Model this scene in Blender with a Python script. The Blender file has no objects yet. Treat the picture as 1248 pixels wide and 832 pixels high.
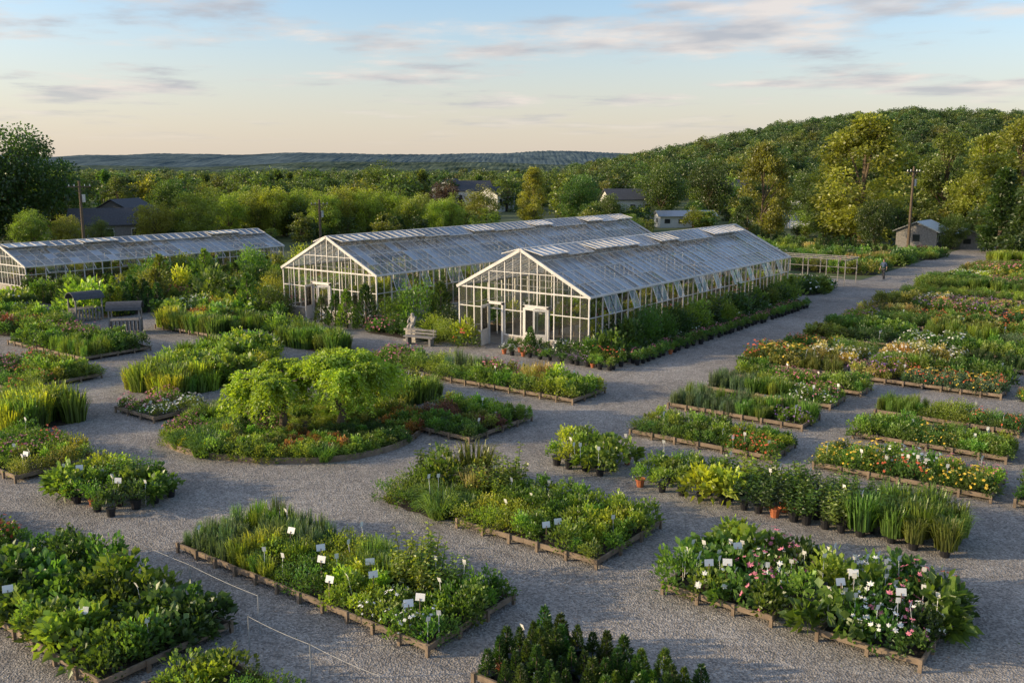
import bpy, math, random
import numpy as np
from mathutils import Vector, Matrix, noise as mnoise
random.seed(4); rng=np.random.default_rng(4)
AL=math.radians(37.0)
def site(F,R):
    return (-F*math.sin(AL)+R*math.cos(AL), F*math.cos(AL)+R*math.sin(AL))
COL=bpy.context.scene.collection
# ------------------------------------------------------------ materials
def newmat(n):
    m=bpy.data.materials.new(n); m.use_nodes=True
    nt=m.node_tree; nt.nodes.clear()
    return m,nt,nt.nodes,nt.links
def out(nt,sh):
    o=nt.nodes.new('ShaderNodeOutputMaterial'); nt.links.new(sh,o.inputs[0]); return o
def plain(n,col,rough=.6,metal=0,var=.25,scale=6,bump=0.0,spec=.4,col2=None):
    m,nt,N,L=newmat(n)
    b=N.new('ShaderNodeBsdfPrincipled'); b.inputs['Roughness'].default_value=rough; b.inputs['Metallic'].default_value=metal
    b.inputs['Specular IOR Level'].default_value=spec
    tc=N.new('ShaderNodeTexCoord'); no=N.new('ShaderNodeTexNoise'); no.inputs['Scale'].default_value=scale; no.inputs['Detail'].default_value=6
    L.new(tc.outputs['Object'],no.inputs['Vector'])
    r=N.new('ShaderNodeValToRGB'); r.color_ramp.elements[0].position=.3; r.color_ramp.elements[1].position=.7
    r.color_ramp.elements[0].color=[c*(1-var) for c in col]+[1]; r.color_ramp.elements[1].color=[min(1,c*(1+var)) for c in (col2 or col)]+[1]
    L.new(no.outputs['Fac'],r.inputs[0]); L.new(r.outputs[0],b.inputs['Base Color'])
    if bump:
        bp=N.new('ShaderNodeBump'); bp.inputs['Strength'].default_value=bump; bp.inputs['Distance'].default_value=.02
        L.new(no.outputs['Fac'],bp.inputs['Height']); L.new(bp.outputs[0],b.inputs['Normal'])
    out(nt,b.outputs[0]); return m
def foliage():
    m,nt,N,L=newmat('foliage')
    oi=N.new('ShaderNodeObjectInfo'); at=N.new('ShaderNodeAttribute'); at.attribute_name='tint'
    hs=N.new('ShaderNodeHueSaturation'); hs.inputs['Saturation'].default_value=1.02
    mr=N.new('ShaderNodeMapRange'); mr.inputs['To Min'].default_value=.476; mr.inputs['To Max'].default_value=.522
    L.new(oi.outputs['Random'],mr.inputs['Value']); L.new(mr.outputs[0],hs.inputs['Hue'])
    v=N.new('ShaderNodeMapRange'); v.inputs['To Min'].default_value=.42; v.inputs['To Max'].default_value=2.3  # wide value spread: leaf variation plus sunlit and shaded contrast painted into the colour
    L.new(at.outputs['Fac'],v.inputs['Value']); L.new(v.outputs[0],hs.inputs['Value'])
    L.new(oi.outputs['Color'],hs.inputs['Color'])
    b=N.new('ShaderNodeBsdfDiffuse'); L.new(hs.outputs[0],b.inputs['Color'])
    g=N.new('ShaderNodeBsdfGlossy'); g.inputs['Roughness'].default_value=.42; g.inputs[0].default_value=(.8,.85,.8,1)
    t=N.new('ShaderNodeBsdfTranslucent')
    mx=N.new('ShaderNodeMix'); mx.data_type='RGBA'; mx.blend_type='MULTIPLY'; mx.inputs[0].default_value=1; mx.inputs[7].default_value=(2.2,2.15,.65,1)
    L.new(hs.outputs[0],mx.inputs[6]); L.new(mx.outputs[2],t.inputs[0])
    s=N.new('ShaderNodeMixShader'); s.inputs[0].default_value=.4
    L.new(b.outputs[0],s.inputs[1]); L.new(t.outputs[0],s.inputs[2])
    s2=N.new('ShaderNodeMixShader'); s2.inputs[0].default_value=.045; L.new(s.outputs[0],s2.inputs[1]); L.new(g.outputs[0],s2.inputs[2]); out(nt,s2.outputs[0]); return m
M_FOL=foliage()
M_BARK=plain('bark',(.12,.09,.06),.9,scale=9,bump=.5)
M_WOOD=plain('weathered_wood',(.22,.165,.115),.8,var=.35,scale=4,bump=.3)
M_SOIL=plain('soil_mulch',(.045,.034,.025),.95,var=.5,scale=14,bump=.8)
M_POT=plain('black_pot',(.018,.018,.02),.45)
M_TERRA=plain('terracotta_pot',(.42,.13,.05),.7)
M_WHITE=plain('white_label',(.78,.78,.76),.5,var=.03)
M_FRAME=plain('white_painted_frame',(.62,.6,.57),.45,var=.14,scale=2)
M_KNEE=plain('concrete_wall',(.34,.31,.27),.85,var=.2,scale=3,bump=.2)
M_METAL=plain('galvanised_metal',(.42,.45,.48),.35,metal=.8,var=.15)
M_WIRE=plain('dull_wire',(.3,.3,.29),.6)
M_DARK=plain('dark_shingle',(.07,.075,.085),.8,var=.25)
M_SIDING=plain('white_siding',(.6,.6,.57),.6,var=.08)
M_GREYS=plain('grey_boards',(.22,.21,.2),.8,var=.25)
M_STONE=plain('carved_stone',(.38,.35,.3),.85,var=.25,scale=10,bump=.3)
M_WIN=plain('dark_window',(.03,.035,.04),.1,var=.1)
M_LITTER=plain('leaf_litter',(.1,.085,.04),.8,var=.5,scale=.7,col2=(.07,.1,.03))
def petal(n,c): return plain(n,c,.6,var=.15,scale=20)
M_PET={'w':petal('petal_white',(.72,.72,.66)),'p':petal('petal_pink',(.6,.2,.26)),'y':petal('petal_yellow',(.7,.5,.06)),'r':petal('petal_orange',(.6,.13,.05)),'v':petal('petal_lilac',(.34,.18,.42))}
def glass(n,gl_rough,dirt,tr,dcol,base=0.0,ior=1.5):
    m,nt,N,L=newmat(n)
    fr=N.new('ShaderNodeFresnel'); fr.inputs[0].default_value=ior
    g=N.new('ShaderNodeBsdfGlossy'); g.inputs['Roughness'].default_value=gl_rough
    t=N.new('ShaderNodeBsdfTransparent'); t.inputs[0].default_value=(tr,tr,tr*.98,1)
    d=N.new('ShaderNodeBsdfDiffuse'); d2=N.new('ShaderNodeBsdfTranslucent')
    at=N.new('ShaderNodeAttribute'); at.attribute_name='tint'
    tc=N.new('ShaderNodeTexCoord'); no=N.new('ShaderNodeTexNoise'); no.inputs['Scale'].default_value=1.3; no.inputs['Detail'].default_value=4
    L.new(tc.outputs['Object'],no.inputs['Vector'])
    ad=N.new('ShaderNodeMath'); ad.operation='MULTIPLY_ADD'; L.new(at.outputs['Fac'],ad.inputs[0]); ad.inputs[1].default_value=dirt; ad.inputs[2].default_value=base
    ad2=N.new('ShaderNodeMath'); ad2.operation='MULTIPLY_ADD'; L.new(no.outputs['Fac'],ad2.inputs[0]); ad2.inputs[1].default_value=dirt*.4; L.new(ad.outputs[0],ad2.inputs[2])
    for q in (d,d2): q.inputs[0].default_value=(*dcol,1)
    dd=N.new('ShaderNodeMixShader'); dd.inputs[0].default_value=.4; L.new(d.outputs[0],dd.inputs[1]); L.new(d2.outputs[0],dd.inputs[2])
    m1=N.new('ShaderNodeMixShader'); L.new(ad2.outputs[0],m1.inputs[0]); L.new(t.outputs[0],m1.inputs[1]); L.new(dd.outputs[0],m1.inputs[2])
    m2=N.new('ShaderNodeMixShader'); L.new(fr.outputs[0],m2.inputs[0]); L.new(m1.outputs[0],m2.inputs[1]); L.new(g.outputs[0],m2.inputs[2])
    out(nt,m2.outputs[0]); return m
M_GW=glass('wall_glass',.03,.08,.9,(.6,.6,.55),ior=1.6)
M_GR=glass('roof_glass',.08,.75,.5,(.6,.68,.78),base=.02,ior=1.8)
def gravel():
    m,nt,N,L=newmat('gravel')
    tc=N.new('ShaderNodeTexCoord')
    def noise(s,d,r=.6):
        n=N.new('ShaderNodeTexNoise'); n.inputs['Scale'].default_value=s; n.inputs['Detail'].default_value=d; n.inputs['Roughness'].default_value=r; L.new(tc.outputs['Object'],n.inputs['Vector']); return n
    big=noise(.22,4); mid=noise(1.9,6,.75)
    vo=N.new('ShaderNodeTexVoronoi'); vo.inputs['Scale'].default_value=24; L.new(tc.outputs['Object'],vo.inputs['Vector'])
    r=N.new('ShaderNodeValToRGB'); r.color_ramp.elements[0].position=.34; r.color_ramp.elements[1].position=.68
    r.color_ramp.elements[0].color=(.205,.186,.166,1); r.color_ramp.elements[1].color=(.42,.39,.35,1)
    a=N.new('ShaderNodeMath'); a.operation='ADD'; L.new(big.outputs['Fac'],a.inputs[0]); L.new(mid.outputs['Fac'],a.inputs[1])
    h=N.new('ShaderNodeMath'); h.operation='MULTIPLY'; h.inputs[1].default_value=.5; L.new(a.outputs[0],h.inputs[0]); L.new(h.outputs[0],r.inputs[0])
    sv=N.new('ShaderNodeSeparateColor'); L.new(vo.outputs['Color'],sv.inputs[0])
    mr=N.new('ShaderNodeMapRange'); mr.inputs['To Min'].default_value=.6; mr.inputs['To Max'].default_value=1.4; L.new(sv.outputs[0],mr.inputs[0])
    mx=N.new('ShaderNodeVectorMath'); mx.operation='SCALE'; L.new(r.outputs[0],mx.inputs[0]); L.new(mr.outputs[0],mx.inputs['Scale'])
    b=N.new('ShaderNodeBsdfDiffuse'); L.new(mx.outputs[0],b.inputs['Color'])
    hb=N.new('ShaderNodeMath'); hb.operation='MULTIPLY_ADD'; hb.inputs[1].default_value=3; L.new(mid.outputs['Fac'],hb.inputs[0]); L.new(vo.outputs['Distance'],hb.inputs[2])
    bp=N.new('ShaderNodeBump'); bp.inputs['Strength'].default_value=.55; bp.inputs['Distance'].default_value=.04
    L.new(hb.outputs[0],bp.inputs['Height']); L.new(bp.outputs[0],b.inputs['Normal'])
    out(nt,b.outputs[0]); return m
M_GRAVEL=gravel()
M_GRASS=plain('grass_ground',(.07,.095,.03),.95,var=.4,scale=.08,bump=.2)
M_HILL=plain('wooded_hill_haze_tint',(.06,.09,.06),.95,var=.35,scale=.03,spec=0,col2=(.11,.14,.1))  # aerial haze is painted into this hill's base colour
M_HILL2=plain('far_hill_haze_tint',(.08,.12,.135),.95,var=.2,scale=.012,spec=0,col2=(.115,.155,.165))  # bluer base colour stands in for haze over the far ridge
# ------------------------------------------------------------ mesh builder
def norm(a): return a/np.maximum(np.linalg.norm(a,axis=-1,keepdims=True),1e-6)
def runit(n): return norm(rng.normal(size=(n,3)))
class MB:
    def __init__(s): s.V=[];s.F=[];s.M=[];s.T=[];s.n=0
    def quads(s,Q,mat=0,tint=.5):
        k=len(Q); s.V.append(Q.reshape(-1,3)); idx=(np.arange(4*k)+s.n).reshape(-1,4)
        s.F+=idx.tolist(); s.n+=4*k; s.M+=[mat]*k
        s.T+= (tint.tolist() if hasattr(tint,'tolist') else [tint]*k)
    def poly(s,V,F,mat=0,tint=.5):
        s.V.append(np.array(V,float)); s.F+=[[i+s.n for i in f] for f in F]; s.n+=len(V); s.M+=[mat]*len(F); s.T+=[tint]*len(F)
    def box(s,x0,x1,y0,y1,z0,z1,mat=0,tint=.5):
        V=[(x,y,z) for z in(z0,z1) for y in (y0,y1) for x in (x0,x1)]
        s.poly(V,[(0,2,3,1),(4,5,7,6),(0,1,5,4),(2,6,7,3),(0,4,6,2),(1,3,7,5)],mat,tint)
    def beam(s,p0,p1,w,h=None,mat=0,up=(0,0,1)):
        h=h or w; p0=Vector(p0);p1=Vector(p1);d=(p1-p0).normalized();u=Vector(up)
        if abs(d.dot(u))>.98:u=Vector((0,1,0))
        a=d.cross(u).normalized()*w/2; b=a.cross(d).normalized()*h/2
        V=[p+sa*a+sb*b for p in(p0,p1) for sb in(-1,1) for sa in(-1,1)]
        s.poly([tuple(v) for v in V],[(0,1,3,2),(4,6,7,5),(0,4,5,1),(2,3,7,6),(0,2,6,4),(1,5,7,3)],mat)
    def tube(s,p0,p1,r0,r1,mat=0,n=7,cap=False,tint=.5):
        p0=np.array(p0,float);p1=np.array(p1,float);d=norm(p1-p0);u=np.array([0,0,1.]) if abs(d[2])<.9 else np.array([1.,0,0])
        a=norm(np.cross(d,u));b=np.cross(d,a)
        V=[];
        for p,r in((p0,r0),(p1,r1)):
            for i in range(n):
                t=2*math.pi*i/n; V.append(p+a*math.cos(t)*r+b*math.sin(t)*r)
        F=[(i,(i+1)%n,n+(i+1)%n,n+i) for i in range(n)]
        if cap:F+= [tuple(range(n))[::-1],tuple(range(n,2*n))]
        s.poly(V,F,mat,tint)
    def leaves(s,P,D,L,W,tint,mat=0,droop=.15):
        n=len(P); D=norm(D); S=norm(np.cross(D,runit(n)))
        L=np.broadcast_to(L,(n,))[:,None]; W=np.broadcast_to(W,(n,))[:,None]
        up=np.array([0,0,1.])
        m=P+D*L*.45+up*L*.06; tip=P+D*L-up*L*droop
        Q=np.stack([P,m+S*W/2,tip,m-S*W/2],1); s.quads(Q,mat,tint)
    def build(s,name,mats):
        me=bpy.data.meshes.new(name); V=np.concatenate(s.V)
        me.from_pydata(V.tolist(),[],s.F)
        me.polygons.foreach_set('material_index',s.M)
        a=me.attributes.new('tint','FLOAT','FACE'); a.data.foreach_set('value',np.array(s.T,dtype=np.float32))
        for m in mats: me.materials.append(m)
        me.update(); return me
def obj(name,data,loc=(0,0,0),parent=None,rz=0,sc=1,color=None,rx=0):
    o=bpy.data.objects.new(name,data); o.location=loc
    if rz or rx:o.rotation_euler=(rx,0,rz)
    if hasattr(sc,'__len__'): o.scale=sc
    elif sc!=1:o.scale=(sc,sc,sc)
    if parent:o.parent=parent
    if color:o.color=(*color,1)
    COL.objects.link(o); return o
# ------------------------------------------------------------ plant prototypes
def bush(mb,n,r,h,L,clumps=14,asp=.5,z0=0.,up=.6):
    c=runit(clumps); c[:,2]=np.abs(c[:,2]); c=c*np.array([r*.68,r*.68,h*.6])*rng.uniform(.7,1.2,(clumps,1)); c[:,2]+=h*.14
    ct=rng.uniform(0,.35,clumps)
    k=rng.integers(clumps,size=n); off=runit(n)*(rng.random(n)**.5)[:,None]
    P=c[k]+off*np.array([r*.36,r*.36,h*.28]); P[:,2]=np.maximum(P[:,2],.02)
    D=off*.7+c[k]/r*.6+np.array([0,0,up])+runit(n)*.5
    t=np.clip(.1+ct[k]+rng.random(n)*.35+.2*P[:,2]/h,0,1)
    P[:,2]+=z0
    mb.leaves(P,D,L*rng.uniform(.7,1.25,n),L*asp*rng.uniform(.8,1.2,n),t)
def flowers(mb,n,r,h,size,mat=1,z0=0.,petals=6):
    d=runit(n); d[:,2]=np.abs(d[:,2])+.35; d=norm(d)
    P=d*np.array([r*.95,r*.95,h*1.0])+rng.normal(size=(n,3))*.02; P[:,2]+=z0
    for p,dd in zip(P,d):
        a=norm(np.cross(dd,np.array([.3,.5,.1])));b=np.cross(dd,a); s=size*random.uniform(.6,1.2)
        V=[p+dd*s*.1]
        for i in range(petals*2):
            t=math.pi*i/petals; rr=s*(.5 if i%2==0 else .3); V.append(p+a*math.cos(t)*rr+b*math.sin(t)*rr+dd*s*.16*(i%2==0))
        mb.poly(V,[(0,1+i,1+(i+1)%(2*petals)) for i in range(2*petals)],mat)
def grass(mb,n,r,h,w=.012,arch=.5):
    th=rng.random(n)*2*math.pi; rad=rng.random(n)**.5*r*.55
    base=np.stack([np.cos(th)*rad,np.sin(th)*rad,np.zeros(n)],1)
    th2=th+rng.normal(size=n)*.6; o=np.stack([np.cos(th2),np.sin(th2),np.zeros(n)],1)
    H=h*rng.uniform(.55,1.12,n)[:,None]; A=(r*rng.uniform(.2,1.,n)*arch*1.6)[:,None]; up=np.array([0,0,1.])
    p=[base, base+up*H*.45+o*A*.2, base+up*H*.85+o*A*.55, base+up*H*(1-.25*arch)+o*A*1.05]
    s=np.stack([-np.sin(th2),np.cos(th2),np.zeros(n)],1); ws=[w,w*.9,w*.6,w*.1]
    t=rng.random(n)*.8
    for i in range(3):
        Q=np.stack([p[i]-s*ws[i],p[i]+s*ws[i],p[i+1]+s*ws[i+1],p[i+1]-s*ws[i+1]],1); mb.quads(Q,0,np.clip(t+.1*i,0,1))
def upright(mb,stems,r,h,L,per=22,asp=.35):
    for i in range(stems):
        a=random.uniform(0,6.28);rr=r*math.sqrt(random.random())*.6; b=np.array([math.cos(a)*rr,math.sin(a)*rr,0]); tp=b*1.7+np.array([0,0,h*random.uniform(.6,1.05)])
        mb.tube(b,tp,.008,.004,0,4,tint=.1)
        f=np.linspace(.15,1,per); P=b+(tp-b)*f[:,None]; th=np.arange(per)*2.4+a
        D=np.stack([np.cos(th),np.sin(th),np.full(per,.45)],1)
        mb.leaves(P,D,L*(1.15-.5*f),L*asp*(1.15-.4*f),np.clip(rng.random(per)*.5+.4*f,0,1),droop=.3)
def conif(mb,n,r,h,L):
    f=rng.random(n)**1.3; th=rng.random(n)*6.283
    R=r*(1-f)**.8*(.7+.3*rng.random(n))*(1+.15*np.sin(th*5+f*9))
    P=np.stack([np.cos(th)*R,np.sin(th)*R,f*h*.98+.03],1); D=np.stack([np.cos(th)*.7,np.sin(th)*.7,np.full(n,.8)],1)+runit(n)*.35
    mb.leaves(P,D,L,L*.35,np.clip(rng.random(n)*.7+.15,0,1),droop=0)
    mb.tube((0,0,0),(0,0,h*.9),r*.1,.01,1)
PR={}
def proto(key,fn,var=3,mats=(M_FOL,)):
    L=[]
    for i in range(var):
        mb=MB(); fn(mb); L.append(mb.build(key,mats))
    PR[key]=L
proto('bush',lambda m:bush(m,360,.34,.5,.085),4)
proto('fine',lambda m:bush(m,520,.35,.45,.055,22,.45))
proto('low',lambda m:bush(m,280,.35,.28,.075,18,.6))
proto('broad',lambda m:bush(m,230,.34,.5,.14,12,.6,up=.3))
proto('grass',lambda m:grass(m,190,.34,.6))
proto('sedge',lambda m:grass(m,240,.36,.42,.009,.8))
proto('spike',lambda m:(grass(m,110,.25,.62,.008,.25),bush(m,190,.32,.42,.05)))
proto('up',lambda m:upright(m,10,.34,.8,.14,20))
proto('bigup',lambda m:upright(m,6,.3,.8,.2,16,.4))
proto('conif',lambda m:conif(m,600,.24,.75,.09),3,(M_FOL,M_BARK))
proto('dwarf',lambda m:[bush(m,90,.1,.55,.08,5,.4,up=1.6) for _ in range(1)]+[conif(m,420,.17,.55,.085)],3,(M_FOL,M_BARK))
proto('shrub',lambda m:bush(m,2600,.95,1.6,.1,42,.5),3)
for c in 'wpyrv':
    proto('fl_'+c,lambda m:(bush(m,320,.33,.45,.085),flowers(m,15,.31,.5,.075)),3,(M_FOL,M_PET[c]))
    proto('ff_'+c,lambda m:(bush(m,260,.3,.3,.06,16),flowers(m,26,.3,.36,.06)),2,(M_FOL,M_PET[c]))
HT={'bush':.5,'fine':.45,'low':.28,'broad':.5,'grass':.6,'sedge':.42,'spike':.62,'up':.8,'bigup':.8,'conif':.75,'shrub':1.6,'dwarf':.55}
for c in 'wpyrv': HT['fl_'+c]=.5; HT['ff_'+c]=.36
RAD={'up':.3,'bigup':.32,'conif':.26,'dwarf':.24}
mb=MB(); mb.tube((0,0,0),(0,0,.24),.1,.135,0,10,True); mb.tube((0,0,.215),(0,0,.25),.145,.145,0,10)
POT=mb.build('pot',[M_POT]); mb=MB(); mb.tube((0,0,0),(0,0,.2),.09,.13,0,10,True); mb.tube((0,0,.18),(0,0,.23),.14,.14,0,10); POTT=mb.build('terracotta_pot',[M_TERRA])
mb=MB(); mb.box(-.005,.005,-.003,.003,0,.64,0); mb.poly([(-.045,.006,.6),(.045,.006,.6),(.045,-.03,.72),(-.045,-.03,.72)],[(0,1,2,3)]); TAG=mb.build('label_tag',[M_WHITE])
mb=MB(); mb.box(-.008,.008,-.006,.006,0,.75,1); mb.poly([(-.1,.0,.7),(.1,.0,.7),(.1,.05,.84),(-.1,.05,.84)],[(0,1,2,3)]); SIGN=mb.build('price_card',[M_WHITE,M_WOOD])
G={'m':(.06,.108,.024),'y':(.14,.178,.03),'d':(.034,.064,.02),'b':(.078,.118,.07),'l':(.19,.23,.035),'o':(.1,.115,.03),'u':(.085,.04,.04),'s':(.25,.21,.09),'g':(.095,.15,.032),'r':(.16,.085,.035)}
def jit(c,a=.28):
    k=random.uniform(1-a,1+a); return (c[0]*k*random.uniform(.88,1.15),c[1]*k,c[2]*k*random.uniform(.85,1.15))
def plant(parent,kind,col,h,x,y,z=0,name=None):
    if '|' in kind: kind=random.choice(kind.split('|'))
    s=h/HT[kind]*random.uniform(.78,1.24)
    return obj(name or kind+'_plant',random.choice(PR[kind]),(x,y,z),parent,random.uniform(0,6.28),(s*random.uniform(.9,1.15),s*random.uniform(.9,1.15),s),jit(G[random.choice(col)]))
def frame_rail(mb,x0,x1,y0,y1):
    t=.045
    def rail(a,b,horiz,yy):
        # boards butted end to end, each slightly out of line
        n=max(1,round((b-a)/2.4)); 
        for i in range(n):
            p=a+(b-a)*i/n+.004; q=a+(b-a)*(i+1)/n-.004; d=random.uniform(-.008,.008); z=random.uniform(-.008,.008)
            if horiz: mb.box(p,q,yy-t/2+d,yy+t/2+d,.125+z,.245+z)
            else: mb.box(yy-t/2+d,yy+t/2+d,p,q,.125+z,.243+z)
    rail(x0-t,x1+t,True,y0); rail(x0-t,x1+t,True,y1)
    rail(y0+t/2+.012,y1-t/2-.012,False,x0); rail(y0+t/2+.012,y1-t/2-.012,False,x1)
    n=max(2,int((x1-x0)/.75))
    for i in range(n+1):
        x=x0+(x1-x0)*i/n
        for y in (y0-.036,y1+.036): mb.box(x-.035,x+.035,y-.03,y+.03,-.01,.262+random.uniform(-.01,.015))
    n=max(2,int((y1-y0)/.8))
    for i in range(1,n):
        y=y0+(y1-y0)*i/n
        for x in (x0-.036,x1+.036): mb.box(x-.03,x+.03,y-.035,y+.035,-.01,.26)
    mb.box(x0+.04,x1-.04,y0+.04,y1-.04,.09,.12,1)
def bed(name,x0,x1,y0,y1,segs,frame=True,pots=False,tags=0,dens=1.0,cards=0,z=None,hs=1.12):
    e=obj(name,None,((x0+x1)/2,(y0+y1)/2,0)); e.empty_display_size=.3
    cx,cy=(x0+x1)/2,(y0+y1)/2
    mb=MB()
    if frame: frame_rail(mb,x0-cx,x1-cx,y0-cy,y1-cy)
    elif not pots:
        n=26; V=[(0,0,.03)]
        for i in range(n):
            t=2*math.pi*i/n; c,s=math.cos(t),math.sin(t); k=1/max(abs(c),abs(s))**.9
            V.append((c*k*((x1-x0)/2+.02)*random.uniform(.93,1.02),s*k*((y1-y0)/2+.02)*random.uniform(.93,1.03),.012))
        mb.poly(V,[(0,1+i,1+(i+1)%n) for i in range(n)],1)
    if mb.n: obj('frame' if frame else 'soil',mb.build(name,[M_WOOD,M_SOIL]),(0,0,0),e)
    zz=(.12 if frame else 0.01) if z is None else z
    if not isinstance(segs[0],list): segs=[segs]
    nr=len(segs)
    for ri,row in enumerate(segs):
        ya=y0+(y1-y0)*ri/nr; yb=y0+(y1-y0)*(ri+1)/nr
        tw=sum(s[3] for s in row); xa=x0
        for kind,col,h,w in row:
            h=h*hs; k0=kind.split('|')[0]
            xb=xa+(x1-x0)*w/tw; s=h/HT[k0]; sp=max(.26,RAD.get(k0,.33)*s*1.14)/math.sqrt(dens)
            nx=max(1,round((xb-xa)/sp)); ny=max(1,round((yb-ya)/sp))
            for i in range(nx):
                for j in range(ny):
                    if random.random()<.06: continue
                    x=xa+(xb-xa)*(i+.5)/nx+random.uniform(-.2,.2)*sp-cx; y=ya+(yb-ya)*(j+.5)/ny+random.uniform(-.2,.2)*sp-cy
                    pz=zz
                    if pots:
                        pz=zz+.2; obj('pot',POTT if random.random()<.12 else POT,(x,y,zz),e,sc=random.uniform(.85,1.15))
                    plant(e,kind,col,h*(.8 if pots else 1),x,y,pz)
            xa=xb
    hh=np.mean([s[2] for r in segs for s in r])*hs+zz
    for i in range(tags):
        obj('label_tag',TAG,(random.uniform(x0,x1)-cx,random.uniform(y0,y1)-cy,hh+.06-.72+random.uniform(-.06,.08)),e,random.uniform(-.3,1.6),rx=random.uniform(-.2,.2))
    for i in range(cards):
        obj('price_card',SIGN,(random.uniform(x0+.2,x1-.2)-cx,random.uniform(y0,(y0+y1)/2)-cy,hh+.1-.84),e,random.uniform(.2,1.1),rx=random.uniform(-.15,.15))
    return e
# ------------------------------------------------------------ foreground beds
bed('perennial_bed',-19.5,-11.25,12.25,14.95,[[('spike','b',.5,2),('grass|fine','gy',.55,1.6),('fine','m',.45,1.6),('bush','gl',.5,1.4),('fl_w|bush','mg',.5,2.2)],[('spike','gb',.6,2),('spike','b',.65,1),('fine','y',.5,1.4),('grass','g',.6,1.2),('up','gy',.9,1.2),('bush','m',.5,1.2)]],tags=16,cards=8)
bed('perennial_bed',-15.05,-10.75,17.6,20.7,[[('fine','y',.45,2),('bush','g',.5,2),('bush','gy',.42,1)],[('bush','m',.5,2),('bush','yg',.52,2)]],tags=6,cards=2)
bed('shrub_bed',-18.3,-15.2,17.7,20.9,[[('fine','mg',.6,1),('sedge|fine','g',.55,1)],[('bush|up','gm',.95,1),('grass|fine','so',.95,.8),('up','y',.95,.6)]],frame=False,tags=4)
bed('flower_bed',-8.9,-6.4,17.4,20.4,[('fl_w|bush|broad','mg',.75,1),('fl_w|fl_p|broad','dm',.7,1)],tags=18,cards=3)
bed('flower_bed',-5.45,-3.5,17.4,20.7,[('fl_w|broad','mg',.75,1),('fl_w|fl_p|fl_r|broad','dm',.75,1)],tags=24,cards=3)
bed('potted_shrub_row',-6.3,-5.6,17.6,20.4,[('broad|bush','g',1.0,1)],frame=False,pots=True,tags=3)
bed('shrub_bed',-21.5,-15.1,7.75,10.5,[[('broad','dm',.6,2),('broad|bush','mg',.6,2)],[('bush','d',.6,1),('bush|broad','mg',.7,1.3),('broad','d',.6,1)]],tags=3,cards=3)
bed('conifer_bed',-9.9,-6.1,12.0,14.0,[[('dwarf','d',.58,3),('dwarf','dm',.55,2)]],pots=True,tags=4,z=.0,dens=.8)
bed('perennial_bed',-14.4,-10.9,8.2,9.6,[('low','gl',.35,1),('fine','m',.4,1),('low','m',.3,1)],tags=2)
bed('potted_shrub_row',-13.0,-4.15,23.1,25.2,[[('bush','g',.75,1.7),('broad','l',.85,1.2),('up','dm',1.0,1.2),('up','mg',1.0,1.6),('grass','og',.9,2.2)],[('bush','gm',.75,2),('bigup','yg',1.0,2),('up','m',1.05,2),('grass','og',.95,2)]],frame=False,pots=True,tags=9,dens=1.2)
bed('flower_bed',-9.25,-4.2,28.05,30,[[('fl_y','g',.55,2),('fl_r','gm',.5,1.6),('fl_y','m',.6,2)],[('fl_y','m',.6,1),('fl_w','g',.6,1),('fl_p','gl',.55,1)]],tags=10)
bed('potted_shrub_row',-16.3,-14,23.1,25.2,[('bush','lg',.8,1),('broad','g',.8,1)],frame=False,pots=True,tags=7,dens=1.2)
bed('perennial_bed',-15.7,-10.5,27.8,29.8,[[('fine','m',.45,1),('bush','mg',.5,1.2),('fl_r','g',.45,1)],[('bush','g',.55,1),('bush','ml',.45,1)]],tags=5)
bed('perennial_bed',-16.4,-11.05,32.0,33.8,[[('spike','b',.5,2),('grass|fine','g',.55,1),('fl_v','g',.45,1)],[('spike','gb',.6,1),('grass','sg',.6,1)]],tags=3)
bed('perennial_bed',-16.5,-11.2,35.5,37.2,[('spike','b',.6,1),('grass','gy',.6,1),('fl_w|fl_p','g',.5,1)],tags=2)
bed('shrub_bed',-16.8,-10.9,38.4,39.8,[('bush','mg',.55,1),('fl_p','g',.5,1),('bush','g',.55,1)],tags=2)
bed('flower_bed',-9.3,-4.5,32.2,34.2,[('bush','g',.5,1),('fl_y|fine','m',.45,1),('bush','gy',.4,1)],tags=5)
bed('perennial_bed',-9.6,-4.7,35.8,37.5,[('spike','g',.5,1),('fine','y',.5,1),('fl_r|fine','m',.45,1)],tags=3)
bed('flower_bed',-3.6,1,28.1,30,[('fl_p|bush','m',.5,1),('fine','g',.5,1)],dens=.8)
bed('perennial_bed',-3.8,1,32.2,34.2,[('bush','g',.5,1),('fine','g',.5,1)],dens=.8)
bed('perennial_bed',-3.9,1,35.8,37.5,[('bush','m',.5,1),('fine','y',.5,1)],dens=.8)
# receding field of rows
kinds=['bush','fine','grass','spike','bush','broad','bush|up','fl_w','fine','grass|bush','fl_r|bush','fl_p','fine|fl_y','up','fl_p|fl_v','fl_r|fl_y']
cols=['mg','g','y','gl','b','ld','o','gm','m','d','mg','yg','gm','so']
yy=41.4
while yy<122:
    dep=1.75+.022*(yy-40)
    gap=.95+.03*(yy-40)
    xs=((-17.4-.02*(yy-41),-12.9),(-12.3,-6.2),(-5.6,1.5))
    if yy>60: xs=((-17.6-.02*(yy-41),-10.2),(-9.6,-1))
    if yy>85: xs=((-18,-9),)
    for (xa,xb) in xs:
        h=.5+random.uniform(-.08,.2)
        sg=[(random.choice(kinds),random.choice(cols),h*random.uniform(.8,1.2)*(1+.003*(yy-40)),random.uniform(.6,1.6)) for _ in range(2)]
        bed(random.choice(['perennial_bed','flower_bed','shrub_bed']),xa,xb,yy,yy+dep,sg,frame=(random.random()<.75),dens=.9 if yy<60 else .7,tags=2 if yy<60 else 0)
    yy+=dep+gap
bed('pink_flower_bed',-16.5,-6,88.3,90.4,[('fl_p','m',1.1,1),('fl_p','g',1.1,1)],dens=1)
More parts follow.
